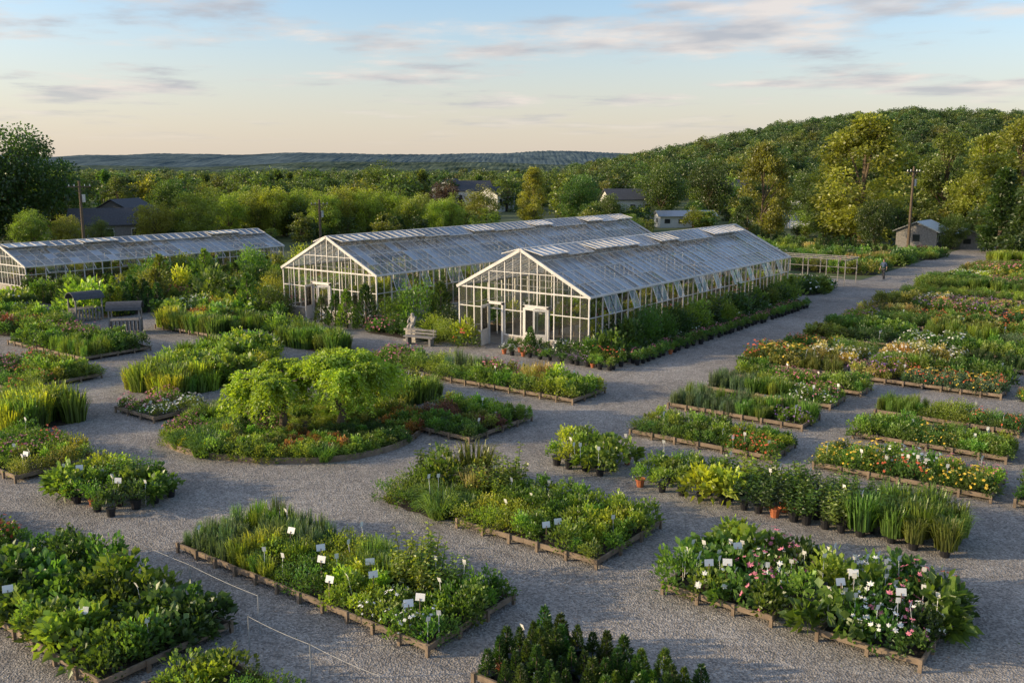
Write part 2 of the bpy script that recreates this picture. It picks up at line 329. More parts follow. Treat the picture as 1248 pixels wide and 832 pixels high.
# ------------------------------------------------------------ left side beds
bed('potted_shrub_row',-26.2,-22.8,12.3,14.6,[[('broad','g',.65,1),('bush','gm',.65,1.2),('bush','d',.6,.5)],[('bush','gl',.7,1),('up','m',.95,.6),('broad','m',.7,1)]],frame=False,pots=True,tags=6,cards=2,dens=1.2)
bed('flower_bed',-27,-22.9,8.6,10.1,[('fl_p','d',.5,1),('fl_p|fl_r','m',.5,1)],frame=False,tags=2)
bed('perennial_bed',-32.4,-27.9,12.3,14.9,[('fine','m',.55,1),('fl_p|fl_r','mg',.5,.8),('fine|bush','og',.55,1)],tags=6,cards=1)
bed('ornamental_grass_bed',-37,-33,14.4,17.2,[('grass','lg',1.0,1),('grass','gl',1.0,1)],frame=False,dens=1.5)
bed('flower_bed',-45,-39.3,17.6,21.4,[[('fl_p','d',.6,1),('fine|fl_r','mg',.55,1)],[('fl_r','m',.65,1),('bush','og',.6,1)]])
bed('perennial_bed',-51,-43.4,22.8,26.4,[[('bush','m',.7,1),('spike','g',.7,1)],[('fl_p','m',.7,1),('bush','dm',.7,1)]],dens=.8)
bed('flower_bed',-33.2,-30.6,18.6,20.9,[('ff_p','m',.45,1),('ff_w|ff_p','m',.45,1)],tags=2)
bed('ornamental_grass_bed',-36.6,-33.2,20.9,23.3,[('grass','gl',.95,1),('grass','lg',.9,1)],frame=False,dens=1.5)
bed('perennial_bed',-27.7,-19.7,30.2,32.6,[[('fine','yg',.55,1.5),('bush','mg',.6,1.5),('fine|bush','yg',.6,1.5)],[('spike','b',.75,1),('fl_p','o',.7,1),('grass','s',.75,.6),('bush','lg',.7,1)]],tags=3,frame=True)
bed('perennial_bed',-23.2,-19.6,23.6,27.2,[[('bush','m',.4,1),('bush','dm',.4,1)],[('fine','ud',.5,1),('bush','oum',.45,1)],[('bush','g',.45,1),('bush','mg',.45,1)]],tags=3)
bed('flower_bed',-32.2,-28.3,31,33,[('fl_p','m',.6,1),('fine','g',.6,1)],frame=False)
bed('ornamental_grass_bed',-39.5,-35,31.4,33.2,[('grass','g',.85,1)],frame=False,dens=1.4)
bed('ornamental_grass_bed',-49.2,-43.3,30.4,32,[('grass','lg',.9,1),('grass','g',.8,1)],dens=1.4)
bed('ornamental_grass_bed',-46,-41,33.4,35,[('grass','mg',.8,1),('bush','g',.8,1)],frame=False)
bed('shrub_bed',-29,-24.6,25.9,28.2,[('fine|bush','mg',.7,1),('bush','og',.75,1),('grass','g',.75,.6)],frame=False)
def island(name,pts,mix,n,pack=.75,mat=1,hf=None):
    """irregular planted bed; pts polygon outline"""
    cx=sum(p[0] for p in pts)/len(pts); cy=sum(p[1] for p in pts)/len(pts)
    e=obj(name,None,(cx,cy,0)); e.empty_display_size=.3
    mb=MB(); m=len(pts)*6; ring=[]
    for i in range(m):
        t=i/6; a=int(t); f=t-a; P=[pts[(a+k)%len(pts)] for k in(-1,0,1,2)]
        q=[]
        for d in (0,1):
            p0,p1,p2,p3=[p[d] for p in P]
            q.append(.5*(2*p1+(p2-p0)*f+(2*p0-5*p1+4*p2-p3)*f*f+(3*p1-p0-3*p2+p3)*f**3))
        ring.append((q[0]-cx,q[1]-cy))
    mb.poly([(0,0,.09)]+[(x,y,.015) for x,y in ring],[(0,1+i,1+(i+1)%m) for i in range(m)],mat)
    obj('mulch',mb.build(name,[M_WOOD,M_SOIL,M_GRASS]),(0,0,0),e)
    def inside(x,y):
        c=False;j=m-1
        for i in range(m):
            xi,yi=ring[i];xj,yj=ring[j]
            if (yi>y)!=(yj>y) and x<(xj-xi)*(y-yi)/(yj-yi)+xi:c=not c
            j=i
        return c
    xs=[r[0] for r in ring];ys=[r[1] for r in ring]; seeds=[(random.uniform(min(xs),max(xs)),random.uniform(min(ys),max(ys)),s) for s in mix for _ in range(2)]
    pl=[];tries=0
    while len(pl)<n and tries<n*30:
        tries+=1; x=random.uniform(min(xs),max(xs));y=random.uniform(min(ys),max(ys))
        if not inside(x,y):continue
        s=min(seeds,key=lambda s:(s[0]-x)**2+(s[1]-y)**2+random.uniform(0,.6))[2]
        k=hf(x+cx,y+cy) if hf else 1
        if k<=0:continue
        if any((x-a)**2+(y-b)**2<(.3*s[2]*k/.5)**2*pack for a,b in pl):continue
        pl.append((x,y)); plant(e,s[0],s[1],s[2]*k,x,y,.03)
    return e,ring,(cx,cy)
def ihf(x,y):
    d=math.hypot(x+25.1,y-21.5)
    return .6 if d<1.8 else (.75 if d<2.8 else 1)
e,ring,c=island('island_bed',[(-29.6,19.2),(-27.6,17.2),(-24.6,17.5),(-22,19.2),(-21.2,21.6),(-22.2,24),(-24.6,25.2),(-27.6,24.4),(-29.6,22)],[('bush','og',.55),('bush','g',.48),('fl_p','m',.48),('fine','yg',.55),('sedge|fine','g',.55),('bush','rg',.48),('fine|bush','dm',.5)],400,.55,hf=ihf)
mb=MB()
for i in range(len(ring)):
    a=ring[i];b=ring[(i+1)%len(ring)]
    mb.beam((a[0],a[1],.1),(b[0],b[1],.1),.06,.2)
obj('edging',mb.build('edging',[M_WOOD]),(0,0,0),e)
for i in range(0,len(ring),2):
    a=ring[i]
    if random.random()<.75: plant(e,'fine|bush|sedge','lgy' if i%3 else 'g',.5,a[0]*.96,a[1]*.96,.05)
island('shrub_island',[(-36.4,22.8),(-34,23.6),(-34.6,26.5),(-37.2,29),(-40.2,29.8),(-40,27.5),(-39,25)],[('bush','yg',.85),('bush','g',1.05),('fine','lg',.85),('grass','g',.95),('broad','mg',.95)],110,.6)
def mass(name,x0,x1,y0,y1,mix,n):
    island(name,[(x0,y0),((x0+x1)/2,y0-.3),(x1,y0),(x1+.3,(y0+y1)/2),(x1,y1),((x0+x1)/2,y1+.3),(x0,y1),(x0-.3,(y0+y1)/2)],mix,n)
mixes=[[('bush','mg',1.0),('fine','g',.9),('bush','um',.9),('fl_p','m',.8)],[('conif','d',1.5),('bush','gm',1.2),('grass','sg',1.1),('bush','dm',1.3)],[('bush','yg',1),('broad','g',1.0),('fl_w|bush','d',1),('fine','rg',.9)],[('up','m',1.4),('bush','og',1.1),('bush','dm',1.0),('fl_p|fl_r','g',.9)]]
k=0
for (x0,x1,y0,y1) in [(-60,-53.5,24,27.5),(-62,-55.5,31,35),(-53.5,-47.6,33.5,37),(-66,-59,38,42.5),(-57,-49.8,39.5,43.5),(-68,-60,45.5,49.5),(-58,-50,46.5,51),(-67.5,-59,52,56),(-57,-50,54,60),(-68,-63,32,36),(-66,-63,26,30),(-31,-24,84,90),(-44,-33,84,90),(-31,-24,93,99),(-44,-33,93,99),(-60,-47,80,88),(-30,-23,102,108),(-44,-33,102,110),(-30,-23.5,68,72.5)]:
    mass('nursery_stock_bed',x0,x1,y0,y1,mixes[k%4],70);k+=1
for _ in range(46):
    x=random.uniform(-68.5,-49.5);y=random.uniform(30,62)
    if y<37 and x>-55: continue
    plant(None,random.choice(['shrub','conif','shrub','bush']),random.choice('dmgyol'),random.uniform(1.5,2.9),x,y,0,'garden_shrub')
# ------------------------------------------------------------ trees
def tube_path(mb,pts,r0,r1,mat=1):
    n=len(pts)-1
    for i in range(n): mb.tube(pts[i],pts[i+1],r0+(r1-r0)*i/n,r0+(r1-r0)*(i+1)/n,mat,8)
def tree_mesh(name,h,cr,cz0,nc,nl,L,shape='round'):
    mb=MB(); th=h*cz0
    tube_path(mb,[(0,0,-.2),(h*.006,h*.004,max(.4,th*.6)),(0,h*.01,max(1,th)),(h*.01,0,h*.75)],h*.024,h*.008)
    cs=[]
    for i in range(nc):
        d=runit(1)[0]; rr=(random.random()**.4)
        f=(d[2]*rr+1)/2
        if shape=='round': p=np.array([d[0]*cr*rr,d[1]*cr*rr,th+(h-th)*f])
        else:
            a=random.uniform(0,6.28); f=random.random()
            w=(math.sin(math.pi*(.16+.79*f))**.7) if shape=='tall' else (1-f)*1.1+.05
            q=cr*w*math.sqrt(random.uniform(.1,1)); p=np.array([math.cos(a)*q,math.sin(a)*q,th+(h-th)*f*.95])
        cs.append(p)
    for p in cs[:max(8,nc//4)]:
        z=min(p[2]*.7,h*.7); tube_path(mb,[(0,0,z*random.uniform(.6,.9)),(p[0]*.5,p[1]*.5,z+(p[2]-z)*.35),tuple(p)],h*.009,h*.002)
    cs=np.array(cs); sz=rng.uniform(.55,1.2,nc)*cr*.34; ct=rng.uniform(0,.4,nc)
    k=rng.integers(nc,size=nl); off=runit(nl)*(rng.random(nl)**.45)[:,None]
    P=cs[k]+off*sz[k][:,None]*np.array([1,1,.75]); D=off+np.array([0,0,.25])+runit(nl)*.5
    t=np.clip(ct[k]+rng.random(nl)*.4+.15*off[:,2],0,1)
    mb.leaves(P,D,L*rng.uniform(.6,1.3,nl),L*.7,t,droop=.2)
    return mb.build(name,[M_FOL,M_BARK])
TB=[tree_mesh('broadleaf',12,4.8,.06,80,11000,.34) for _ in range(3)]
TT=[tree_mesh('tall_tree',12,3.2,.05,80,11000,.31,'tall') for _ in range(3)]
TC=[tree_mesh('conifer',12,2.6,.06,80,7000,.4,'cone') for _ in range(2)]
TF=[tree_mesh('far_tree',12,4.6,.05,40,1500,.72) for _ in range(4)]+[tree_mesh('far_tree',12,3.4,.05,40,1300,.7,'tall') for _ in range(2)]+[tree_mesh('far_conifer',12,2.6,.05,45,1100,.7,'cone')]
def tree(name,ms,u,F,h,col,wide=1,parent=None):
    x,y=site(F,(u-624)/1130*F*.99); s=h/12
    return obj(name,random.choice(ms),(x,y,0),parent,random.uniform(0,6.28),(s*wide,s*wide,s),jit(col,.12))
YG=(.15,.185,.035);MG=(.07,.112,.028);DG=(.04,.07,.02);OL=(.11,.135,.032)
for (n,ms,u,F,h,c,w) in [('oak_tree',TB,22,110,13.8,DG,1),('oak_tree',TB,-40,108,14,DG,1),('maple_tree',TB,62,118,10.5,MG,1),('maple_tree',TB,35,100,4.8,YG,1),('maple_tree',TB,80,101,4.2,YG,1),
 ('maple_tree',TB,120,108,3.6,OL,1),('linden_tree',TB,186,112,5.6,YG,1.1),('linden_tree',TB,238,114,7.2,YG,1),('linden_tree',TT,145,150,8.0,MG,1),('maple_tree',TB,205,150,8,MG,1),
 ('oak_tree',TB,462,190,10.3,MG,1.15),('copper_beech_tree',TB,543,150,7.3,(.05,.035,.03),1),('maple_tree',TB,586,138,6.6,OL,1),('poplar_tree',TT,650,150,9.3,YG,.95),('oak_tree',TB,706,155,8.0,MG,1),('maple_tree',TB,742,140,6.0,MG,1),
 ('juniper_shrub',TB,768,112,3.8,OL,1.2),('oak_tree',TB,806,160,11,MG,.95),('oak_tree',TB,862,172,10,DG,1),('oak_tree',TT,930,121,12.4,OL,1.0),('holly_tree',TT,912,112,6.0,DG,1),('maple_tree',TB,985,150,9.5,MG,1),
 ('poplar_tree',TT,1050,118,15.6,YG,1.4),('holly_tree',TB,1068,108,6.2,DG,.8),('maple_tree',TB,1005,125,8,OL,1),('maple_tree',TT,1100,155,12,MG,1),('poplar_tree',TT,1150,150,15,OL,1.1),('poplar_tree',TT,1198,140,14.5,YG,1.1),
 ('poplar_tree',TT,1245,118,15.6,YG,1.2),('pine_tree',TC,1222,104,9.5,DG,1.2),('pine_tree',TC,1262,98,10.5,DG,1.2),('holly_tree',TB,1165,108,4,MG,1),('maple_tree',TB,1290,125,14,MG,1),('maple_tree',TB,1330,120,14,MG,1)]:
    tree(n,ms,u,F,h,c,w)
for k,u in enumerate(range(262,560,17)):
    tree('locust_tree',TB,u+random.uniform(-5,5),random.uniform(122,134),random.uniform(5.8,7.2)-(.7 if u>480 else 0),(.17,.22,.035) if k%3 else YG,.85)
def ss(a,b,x):
    t=min(1,max(0,(x-a)/(b-a)));return t*t*(3-2*t)
def hterr(F,R):
    q=R*480/max(F,300)
    return (29*ss(10,205,q)**.85)*ss(230,480,F)*(1-.2*ss(215,330,q))
forest=obj('forest',None); hillf=obj('hill_forest',None); hedge=obj('hedgerow',None)
for _ in range(1650):
    F=168+(random.random()**.75)*430; R=random.uniform(-.66,.64)*F
    u=624+R/F*1130
    if F<200 and 520<u<640:continue
    if F<215 and (930<u<1040):continue
    if F<185 and (u>760 and u<900):continue
    h=random.choice([random.uniform(5.5,8.5),random.uniform(7,9.3)]); x,y=site(F,R)
    hz=min(1,max(0,(F-150)/450)); c=random.choice([MG,DG,OL,MG,DG,YG]); c=tuple(a*(1-hz*.65)+b*hz*.65 for a,b in zip(c,(.07,.11,.1)))  # haze painted in: leaf colour blends to blue-green with distance
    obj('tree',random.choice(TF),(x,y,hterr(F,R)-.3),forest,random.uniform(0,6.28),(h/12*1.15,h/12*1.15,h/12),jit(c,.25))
for _ in range(2000):
    F=random.uniform(260,520);R=random.uniform(-10,.66*F+10); z=hterr(F,R)
    if z<1.5:continue
    h=random.uniform(5.5,11); x,y=site(F,R); hz=min(1,(F-150)/600); c=random.choice([MG,MG,OL,DG]); c=tuple(a*(1-hz*.4)+b*hz*.4 for a,b in zip(c,(.075,.115,.105)))  # hill trees carry distance haze in their leaf colour
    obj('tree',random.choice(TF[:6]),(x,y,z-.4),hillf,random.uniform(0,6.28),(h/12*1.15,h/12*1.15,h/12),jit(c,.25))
for _ in range(330):
    F=random.uniform(118,168); u=random.choice([random.uniform(-60,600),random.uniform(690,1320)])
    if 930<u<1040 and F>135:continue
    if 60<u<175 and F<130: continue
    if 1095<u<1200 and F<128: F+=25
    if 790<u<900 and F<140: continue
    h=random.uniform(1.8,4.6); x,y=site(F,(u-624)/1130*F); obj('hedge_shrub',random.choice(TF),(x,y,-.2),hedge,random.uniform(0,6.28),(h/12*1.3,h/12*1.3,h/12),jit(random.choice([MG,YG,OL,DG]),.25))
# weeping tree
def weeping():
    mb=MB(); 
    for (bx,by) in ((-1.0,-.1),(.75,.1)):
        tube_path(mb,[(bx,by,-.05),(bx*1.1+.1,by+.05,.6),(bx*.85,by,1.15),(bx*1.25,by+.1,1.7),(bx*.95,by,2.2)],.14,.06)
        for a in range(8):
            t=a*.8+bx; tube_path(mb,[(bx,by,1.2),(bx+math.cos(t)*.6,by+math.sin(t)*.6,1.95),(bx+math.cos(t)*1.4,by+math.sin(t)*1.3,2.1)],.05,.012)
    m=[(-1.5,-.4,2.0,.9),(-1.1,.6,2.25,.9),(.5,-.3,2.6,1.0),(1.3,.4,2.6,1.0),(1.8,-.5,2.35,.9),(.4,1.1,2.5,.9),(-2.1,.4,1.85,.8),(1.1,-1.1,2.3,.8),(-.9,-1.1,1.95,.8),(2.2,.6,2.1,.8),(-2.2,-.5,1.6,.7),(-.3,.1,2.2,.8)]
    P=[];D=[];T=[];Ls=[]
    mt=[random.uniform(0,.35) for _ in m]
    for s in range(900):
        q=s%len(m); cx,cy,cz,sc_=m[q]; a=random.uniform(0,6.28); rr=random.uniform(.1,1.0)*sc_; tb=mt[q]+random.uniform(0,.12)
        x,y,z=cx+math.cos(a)*rr*.3,cy+math.sin(a)*rr*.3,cz+random.uniform(-.1,.1)
        dx,dy=math.cos(a)*.07*rr,math.sin(a)*.07*rr; vz=.03*random.uniform(.4,1.2); length=random.randint(6,24); stop=random.uniform(1.1,1.5) if random.random()<.75 else random.uniform(.55,1.0)
        if stop<1.05: length+=10
        for k in range(length):
            x+=dx;y+=dy;z+=vz;vz=max(-.065,vz-.0075); dx*=.94;dy*=.94
            if z<stop:break
            for _q in range(3):
                P.append((x+random.uniform(-.08,.08),y+random.uniform(-.08,.08),z+random.uniform(-.05,.05)));D.append((math.cos(a)*.6+random.uniform(-1,1),math.sin(a)*.6+random.uniform(-1,1),random.uniform(-.6,.5)));T.append(min(1,tb+random.random()*.6));Ls.append(random.uniform(.07,.14))
    mb.leaves(np.array(P),np.array(D),np.array(Ls),np.array(Ls)*.6,np.array(T),droop=.3)
    return mb.build('weeping_tree',[M_FOL,M_BARK])
obj('weeping_tree',weeping(),(-25.1,21.5,.05),None,.65,(1.1,1.1,1.0),(.2,.245,.035))
# ------------------------------------------------------------ greenhouses
def greenhouse(x0,x1,y0,y1,ev,rd,doors=(),bay=1.25,detail=True,knee=.6):
    cx=(x0+x1)/2; L=y1-y0; W=x1-x0
    e=obj('greenhouse',None,(cx,y0,0)); hw=W/2; nb=round(L/bay); bay=L/nb
    fr=MB(); gw=MB(); gr=MB(); kn=MB(); ins=MB()
    zr=lambda x: ev+(rd-ev)*(1-abs(x)/hw)
    mids=[knee,(knee+ev)/2+.15,ev]
    def pane(mb,a,b,c,d,j=.0,roof=False):
        Q=np.array([[a,b,c,d]],float); n=norm(np.cross(Q[0,1]-Q[0,0],Q[0,3]-Q[0,0]))
        if j: Q[0,0]+=n*random.uniform(-j,j);Q[0,2]+=n*random.uniform(-j,j)
        t=random.random()**1.7
        if roof:
            # patchy shading wash: correlated over neighbouring panes plus odd bright panes
            v=.4+1.0*mnoise.noise(Vector((a[0]*.35,a[1]*.28,x0))); t=max(0,min(1,v*.8+random.uniform(-.2,.2)))
            if random.random()<.1: t=random.uniform(.8,1)
        mb.quads(Q,0,t*.999)
    for sx in (-1,1):
        X=sx*hw
        for i in range(nb+1):
            y=i*bay; fr.beam((X,y,0),(X,y,ev-.04),.07,.07)
            if i<nb: fr.beam((X,y+bay/2,knee),(X,y+bay/2,ev-.05),.035,.04)
        fr.beam((X,0,knee+.02),(X,L,knee+.02),.09,.05); fr.beam((X,.04,mids[1]),(X,L-.04,mids[1]),.04,.04)
        fr.beam((X+sx*.03,-.05,ev),(X+sx*.03,L+.05,ev),.13,.1)
        kn.box(X-.06 if sx>0 else X-.05,X+.05 if sx>0 else X+.06,.04,L-.04,0,knee-.01)
        for i in range(nb*2):
            ya=i*bay/2;yb=ya+bay/2
            for za,zb in ((knee+.04,mids[1]),(mids[1],ev-.04)):
                if zb>ev-.1 and i%8 in(2,3,6) and detail and sx>0:
                    o=.42; pane(gw,(X+.02,yb,zb),(X+.02,ya,zb),(X+o,ya,za+.12),(X+o,yb,za+.12))
                    for (p,q) in (((X+.03,ya,zb),(X+o,ya,za+.12)),((X+.03,yb,zb),(X+o,yb,za+.12)),((X+o,ya,za+.12),(X+o,yb,za+.12))): fr.beam(p,q,.04,.03)
                else: pane(gw,(X,ya,za),(X,yb,za),(X,yb,zb),(X,ya,zb),.006)
        ns=4
        for i in range(nb*2):
            ya=i*bay/2;yb=ya+bay/2
            for k in range(ns):
                xa=sx*hw*(1-k/ns);xb=sx*hw*(1-(k+1)/ns)
                pane(gr,(xa,ya,zr(xa)),(xa,yb,zr(xa)),(xb,yb,zr(xb)),(xb,ya,zr(xb)),.02,True)
        for i in range(nb*2+1):
            y=i*bay/2; fr.beam((X,y,ev+.03),(0,y,rd+.03),.05 if i%2==0 else .028,.035)
        for k in (1,2,3):
            x=sx*hw*(1-k/4); fr.beam((x,0,zr(x)+.012),(x,L,zr(x)+.012),.03,.03)
        if detail:
            sl=math.atan2(rd-ev,hw); vl=1.25
            i=0
            while i<nb-1:
                op=sl-math.radians(random.choice([4,8,12,14])); ya=i*bay+.06;yb=(i+2)*bay-.06
                p0=Vector((sx*.1,0,rd+.09)); dx=sx*math.cos(op)*vl; dz=-math.sin(op)*vl
                for qa,qb in ((ya,(ya+yb)/2),((ya+yb)/2,yb)): pane(gr,(p0.x+dx,qa,p0.z+dz),(p0.x+dx,qb,p0.z+dz),(p0.x,qb,p0.z),(p0.x,qa,p0.z),.01,True)
                for y in np.linspace(ya,yb,5): fr.beam((p0.x,y,p0.z+.015),(p0.x+dx,y,p0.z+dz+.015),.035,.04)
                fr.beam((p0.x+dx,ya,p0.z+dz+.01),(p0.x+dx,yb,p0.z+dz+.01),.06,.05)
                i+=2
    fr.beam((0,-.05,rd+.08),(0,L+.05,rd+.08),.16,.1)
    nx=8; 
    for gy in (0,L):
        sgn=-1 if gy==0 else 1
        for i in range(1,nx):
            x=-hw+W*i/nx; fr.beam((x,gy,0 if i==4 else knee),(x,gy,zr(x)-.03),.06,.06)
        for i in range(nx):
            x=-hw+W*(i+.5)/nx; fr.beam((x,gy,knee+.02),(x,gy,zr(x)-.03),.03,.035)
        for X in(-1,1): fr.beam((X*(hw+.12),gy+sgn*.05,ev-.04),(0,gy+sgn*.05,rd+.05),.1,.16)
        dr=doors if gy==0 else ()
        segs=[];xa=-hw+.04
        for (dx,dw) in dr: segs.append((xa,dx-dw/2)); xa=dx+dw/2
        segs.append((xa,hw-.04))
        for a,b in segs:
            kn.box(a,b,gy-.05,gy+.05,0,knee-.01); fr.beam((a,gy,knee+.02),(b,gy,knee+.02),.09,.05)
        fr.beam((-hw,gy-.003,ev),(hw,gy-.003,ev),.08,.08); fr.beam((-hw,gy-.002,mids[1]),(hw,gy-.002,mids[1]),.05,.05)
        fr.beam((-hw*.5,gy,ev+(rd-ev)*.45),(hw*.5,gy,ev+(rd-ev)*.45),.04,.04)
        for i in range(nx*2):
            a=-hw+W*i/nx/2;b=a+W/nx/2
            if any(a<dx+dw/2-.05 and b>dx-dw/2+.05 for dx,dw in dr): rows=[(2.2,ev)]
            else: rows=[(knee+.04,mids[1]),(mids[1],ev)]
            for za,zb in rows: pane(gw,(a,gy,za),(b,gy,za),(b,gy,zb),(a,gy,zb),.008)
            pane(gw,(a,gy,ev),(b,gy,ev),(b,gy,zr(b)),(a,gy,zr(a)),.0)
        for k,(dx,dw) in enumerate(dr):
            for s in(-1,1): fr.beam((dx+s*dw/2,gy-.04,0),(dx+s*dw/2,gy-.04,2.3),.12,.12)
            fr.beam((dx-dw/2-.06,gy-.04,2.26),(dx+dw/2+.06,gy-.04,2.26),.12,.14)
            dl=MB(); ww=dw if dw<1.3 else dw/2
            for z in (.03,.75,2.05): dl.box(0,ww,-.025,.025,z,z+.12)
            for x in (0,ww-.1): dl.box(x,x+.1,-.024,.024,.15,2.05)
            dl.box(.1,ww-.1,-.015,.015,.15,.75); dl.box(.1,ww-.1,-.004,.004,.87,2.05,1)
            obj('door',dl.build('door',[M_FRAME,M_GW]),(dx-dw/2+.02,gy-.09,.02),e,math.radians(-75 if k==0 else -4))
            if dw>1.3: obj('door',dl.build('door',[M_FRAME,M_GW]),(dx+dw/2-.02,gy-.09,.02),e,math.radians(180+20))
    for i in range(0,nb+1,2):
        y=i*bay
        if 0<i<nb:
            ins.beam((-hw,y,ev-.1),(hw,y,ev-.1),.05); ins.beam((0,y,ev-.1),(0,y,rd-.1),.04)
            for s in(-1,1): ins.beam((s*hw*.5,y,ev-.1),(s*hw*.5,y,zr(hw*.5)-.1),.04); ins.beam((s*hw,y,ev-.06),(0,y,rd-.08),.06)
    for bx in (-hw+1.0,-.05,hw-1.0):
        ins.box(bx-.6,bx+.6,1.8,L-1,.68,.73,1)
        y=2
        while y<L-1:
            for s in(-.5,.5): ins.box(bx+s-.03,bx+s+.03,y-.03,y+.03,.02,.68,1)
            y+=2.4
        y=2.1
        while y<L-1.2:
            for s in (-.3,.3):
                if random.random()<.85: plant(e,random.choice(['bush','fl_p','broad','up','fl_w','bush']),random.choice('mgydl'),random.uniform(.45,1.0),bx+s,y,.73)
            y+=.85
    ins.box(-hw+.1,hw-.1,.1,L-.1,.008,.03,2)
    obj('frame',fr.build('gh_frame',[M_FRAME]),(0,0,0),e); obj('wall_glass',gw.build('gh_wall',[M_GW]),(0,0,0),e)
    obj('roof_glass',gr.build('gh_roof',[M_GR]),(0,0,0),e); obj('base_wall',kn.build('gh_knee',[M_KNEE]),(0,0,0),e)
    obj('benches_and_trusses',ins.build('gh_ins',[M_FRAME,M_WOOD,M_KNEE]),(0,0,0),e)
    return e
greenhouse(-32.7,-24.3,38.6,65.4,3.0,5.1,doors=((-1.65,.95),(1.0,1.5)))
greenhouse(-47.6,-39.2,38.7,74,3.05,5.1,doors=((-.6,1.6),))
greenhouse(-77.5,-70,33,57,2.1,3.5,bay=1.5)
# ------------------------------------------------------------ planting round the greenhouses
def shrub(kind,c,h,x,y,name='garden_shrub'): return plant(None,kind,c,h,x,y,0,name)
for (k,c,h,x,y,n) in [('conif','d',2.0,-41.4,37.4,'conifer_shrub'),('conif','m',1.9,-40.3,37.3,'conifer_shrub'),('conif','d',1.7,-42.4,37.2,'conifer_shrub'),('conif','d',2.3,-39,37.6,'conifer_shrub'),
  ('shrub','d',1.9,-46.9,37.2,'garden_shrub'),('shrub','m',2.1,-48.3,38,'garden_shrub'),('bush','g',1.3,-45.8,36.6,'garden_shrub'),('conif','m',2.6,-48.9,36.8,'conifer_shrub'),
  ('shrub','g',2.1,-37.8,38.6,'garden_shrub'),('shrub','m',2.4,-36.5,39.5,'garden_shrub'),('conif','d',2.5,-35.3,40,'conifer_shrub'),('shrub','d',2,-34.2,39.3,'garden_shrub'),
  ('conif','m',1.5,-27.0,37.4,'conifer_shrub'),('shrub','y',1.6,-33.6,37.6,'garden_shrub'),('shrub','g',1.4,-32.3,37.0,'garden_shrub'),('bush','l',1.3,-31.4,37.6,'garden_shrub'),('fl_r','g',1.0,-30.9,37.0,'garden_shrub')]: shrub(k,c,h,x,y,n)
for i in range(14): shrub(random.choice(['shrub','conif','shrub']),random.choice('dmgo'),random.uniform(1.4,2.3),random.uniform(-38.3,-33.5),random.uniform(41,66))
bed('flower_bed',-38.6,-33,36.9,38.3,[('fl_p','m',.8,1),('bush','dg',.9,1),('fl_w|bush','d',.8,1)],frame=False)
bed('potted_plant_row',-28.6,-21.6,36.4,37.9,[[('ff_w','d',.45,1),('ff_p','m',.4,1),('low','m',.4,1),('ff_v','d',.4,1),('bush','g',.5,1)],[('bush','m',.7,1),('fl_w|bush','d',.7,1),('bush','dm',.9,1),('fl_r','m',.7,1)]],frame=False,pots=True,dens=.8)
bed('shrub_border',-24.0,-22.9,38.2,64,[('bush','dm',1.3,1)],frame=False,dens=1.2)
bed('potted_plant_row',-22.8,-21.3,38.2,62,[('fl_w|bush','dm',.5,1),('low','d',.4,1),('ff_p','m',.45,1),('bush','m',.5,1)],frame=False,pots=True,dens=.55)
for y in np.arange(38.6,64,1.9): shrub(random.choice(['shrub','shrub','up','conif']),random.choice('dmdg'),random.uniform(1.2,2.0),-23.3+random.uniform(-.2,.3),y)
# ------------------------------------------------------------ ground
def ground():
    Fs=np.concatenate([np.linspace(-60,200,10),np.linspace(215,620,46),[800,1200,2000,3500,6000]])
    Rs=np.concatenate([[-6000,-3000,-1200,-500],np.linspace(-300,800,100),[1200,2500,6000]])
    V=[];
    for F in Fs:
        for R in Rs:
            x,y=site(F,R); V.append((x,y,hterr(F,R)*(1 if F<700 else 0)))
    n=len(Rs); Fc=[(i*n+j,i*n+j+1,(i+1)*n+j+1,(i+1)*n+j) for i in range(len(Fs)-1) for j in range(n-1)]
    mb=MB(); mb.poly(V,Fc); me=mb.build('ground',[M_GRASS]); me.polygons.foreach_set('use_smooth',[True]*len(me.polygons)); obj('ground',me)
    mb=MB(); pts=[(-72,-20),(30,-20),(30,60),(4,96),(-10,124),(-18,126),(-23.4,124),(-23.4,80),(-50,79),(-50,66),(-69.5,64),(-69.5,30),(-72,20)]
    mb.poly([(x,y,.004) for x,y in pts],[tuple(range(len(pts)))]); obj('gravel_yard',mb.build('gravel',[M_GRAVEL]))
    mb=MB(); n=5200; P=np.stack([rng.uniform(-34,1,n),rng.uniform(7,42,n),np.full(n,.012)],1)
    keep=np.array([mnoise.noise(Vector((p[0]*.5,p[1]*.5,3)))+random.uniform(-.35,.35)>.02 for p in P]); P=P[keep]; k=len(P)
    mb.leaves(P,np.stack([rng.normal(size=k),rng.normal(size=k),np.full(k,.12)],1),rng.uniform(.02,.06,k),rng.uniform(.015,.035,k),.5,0,0)
    obj('leaf_litter',mb.build('leaf_litter',[M_LITTER]))
ground()
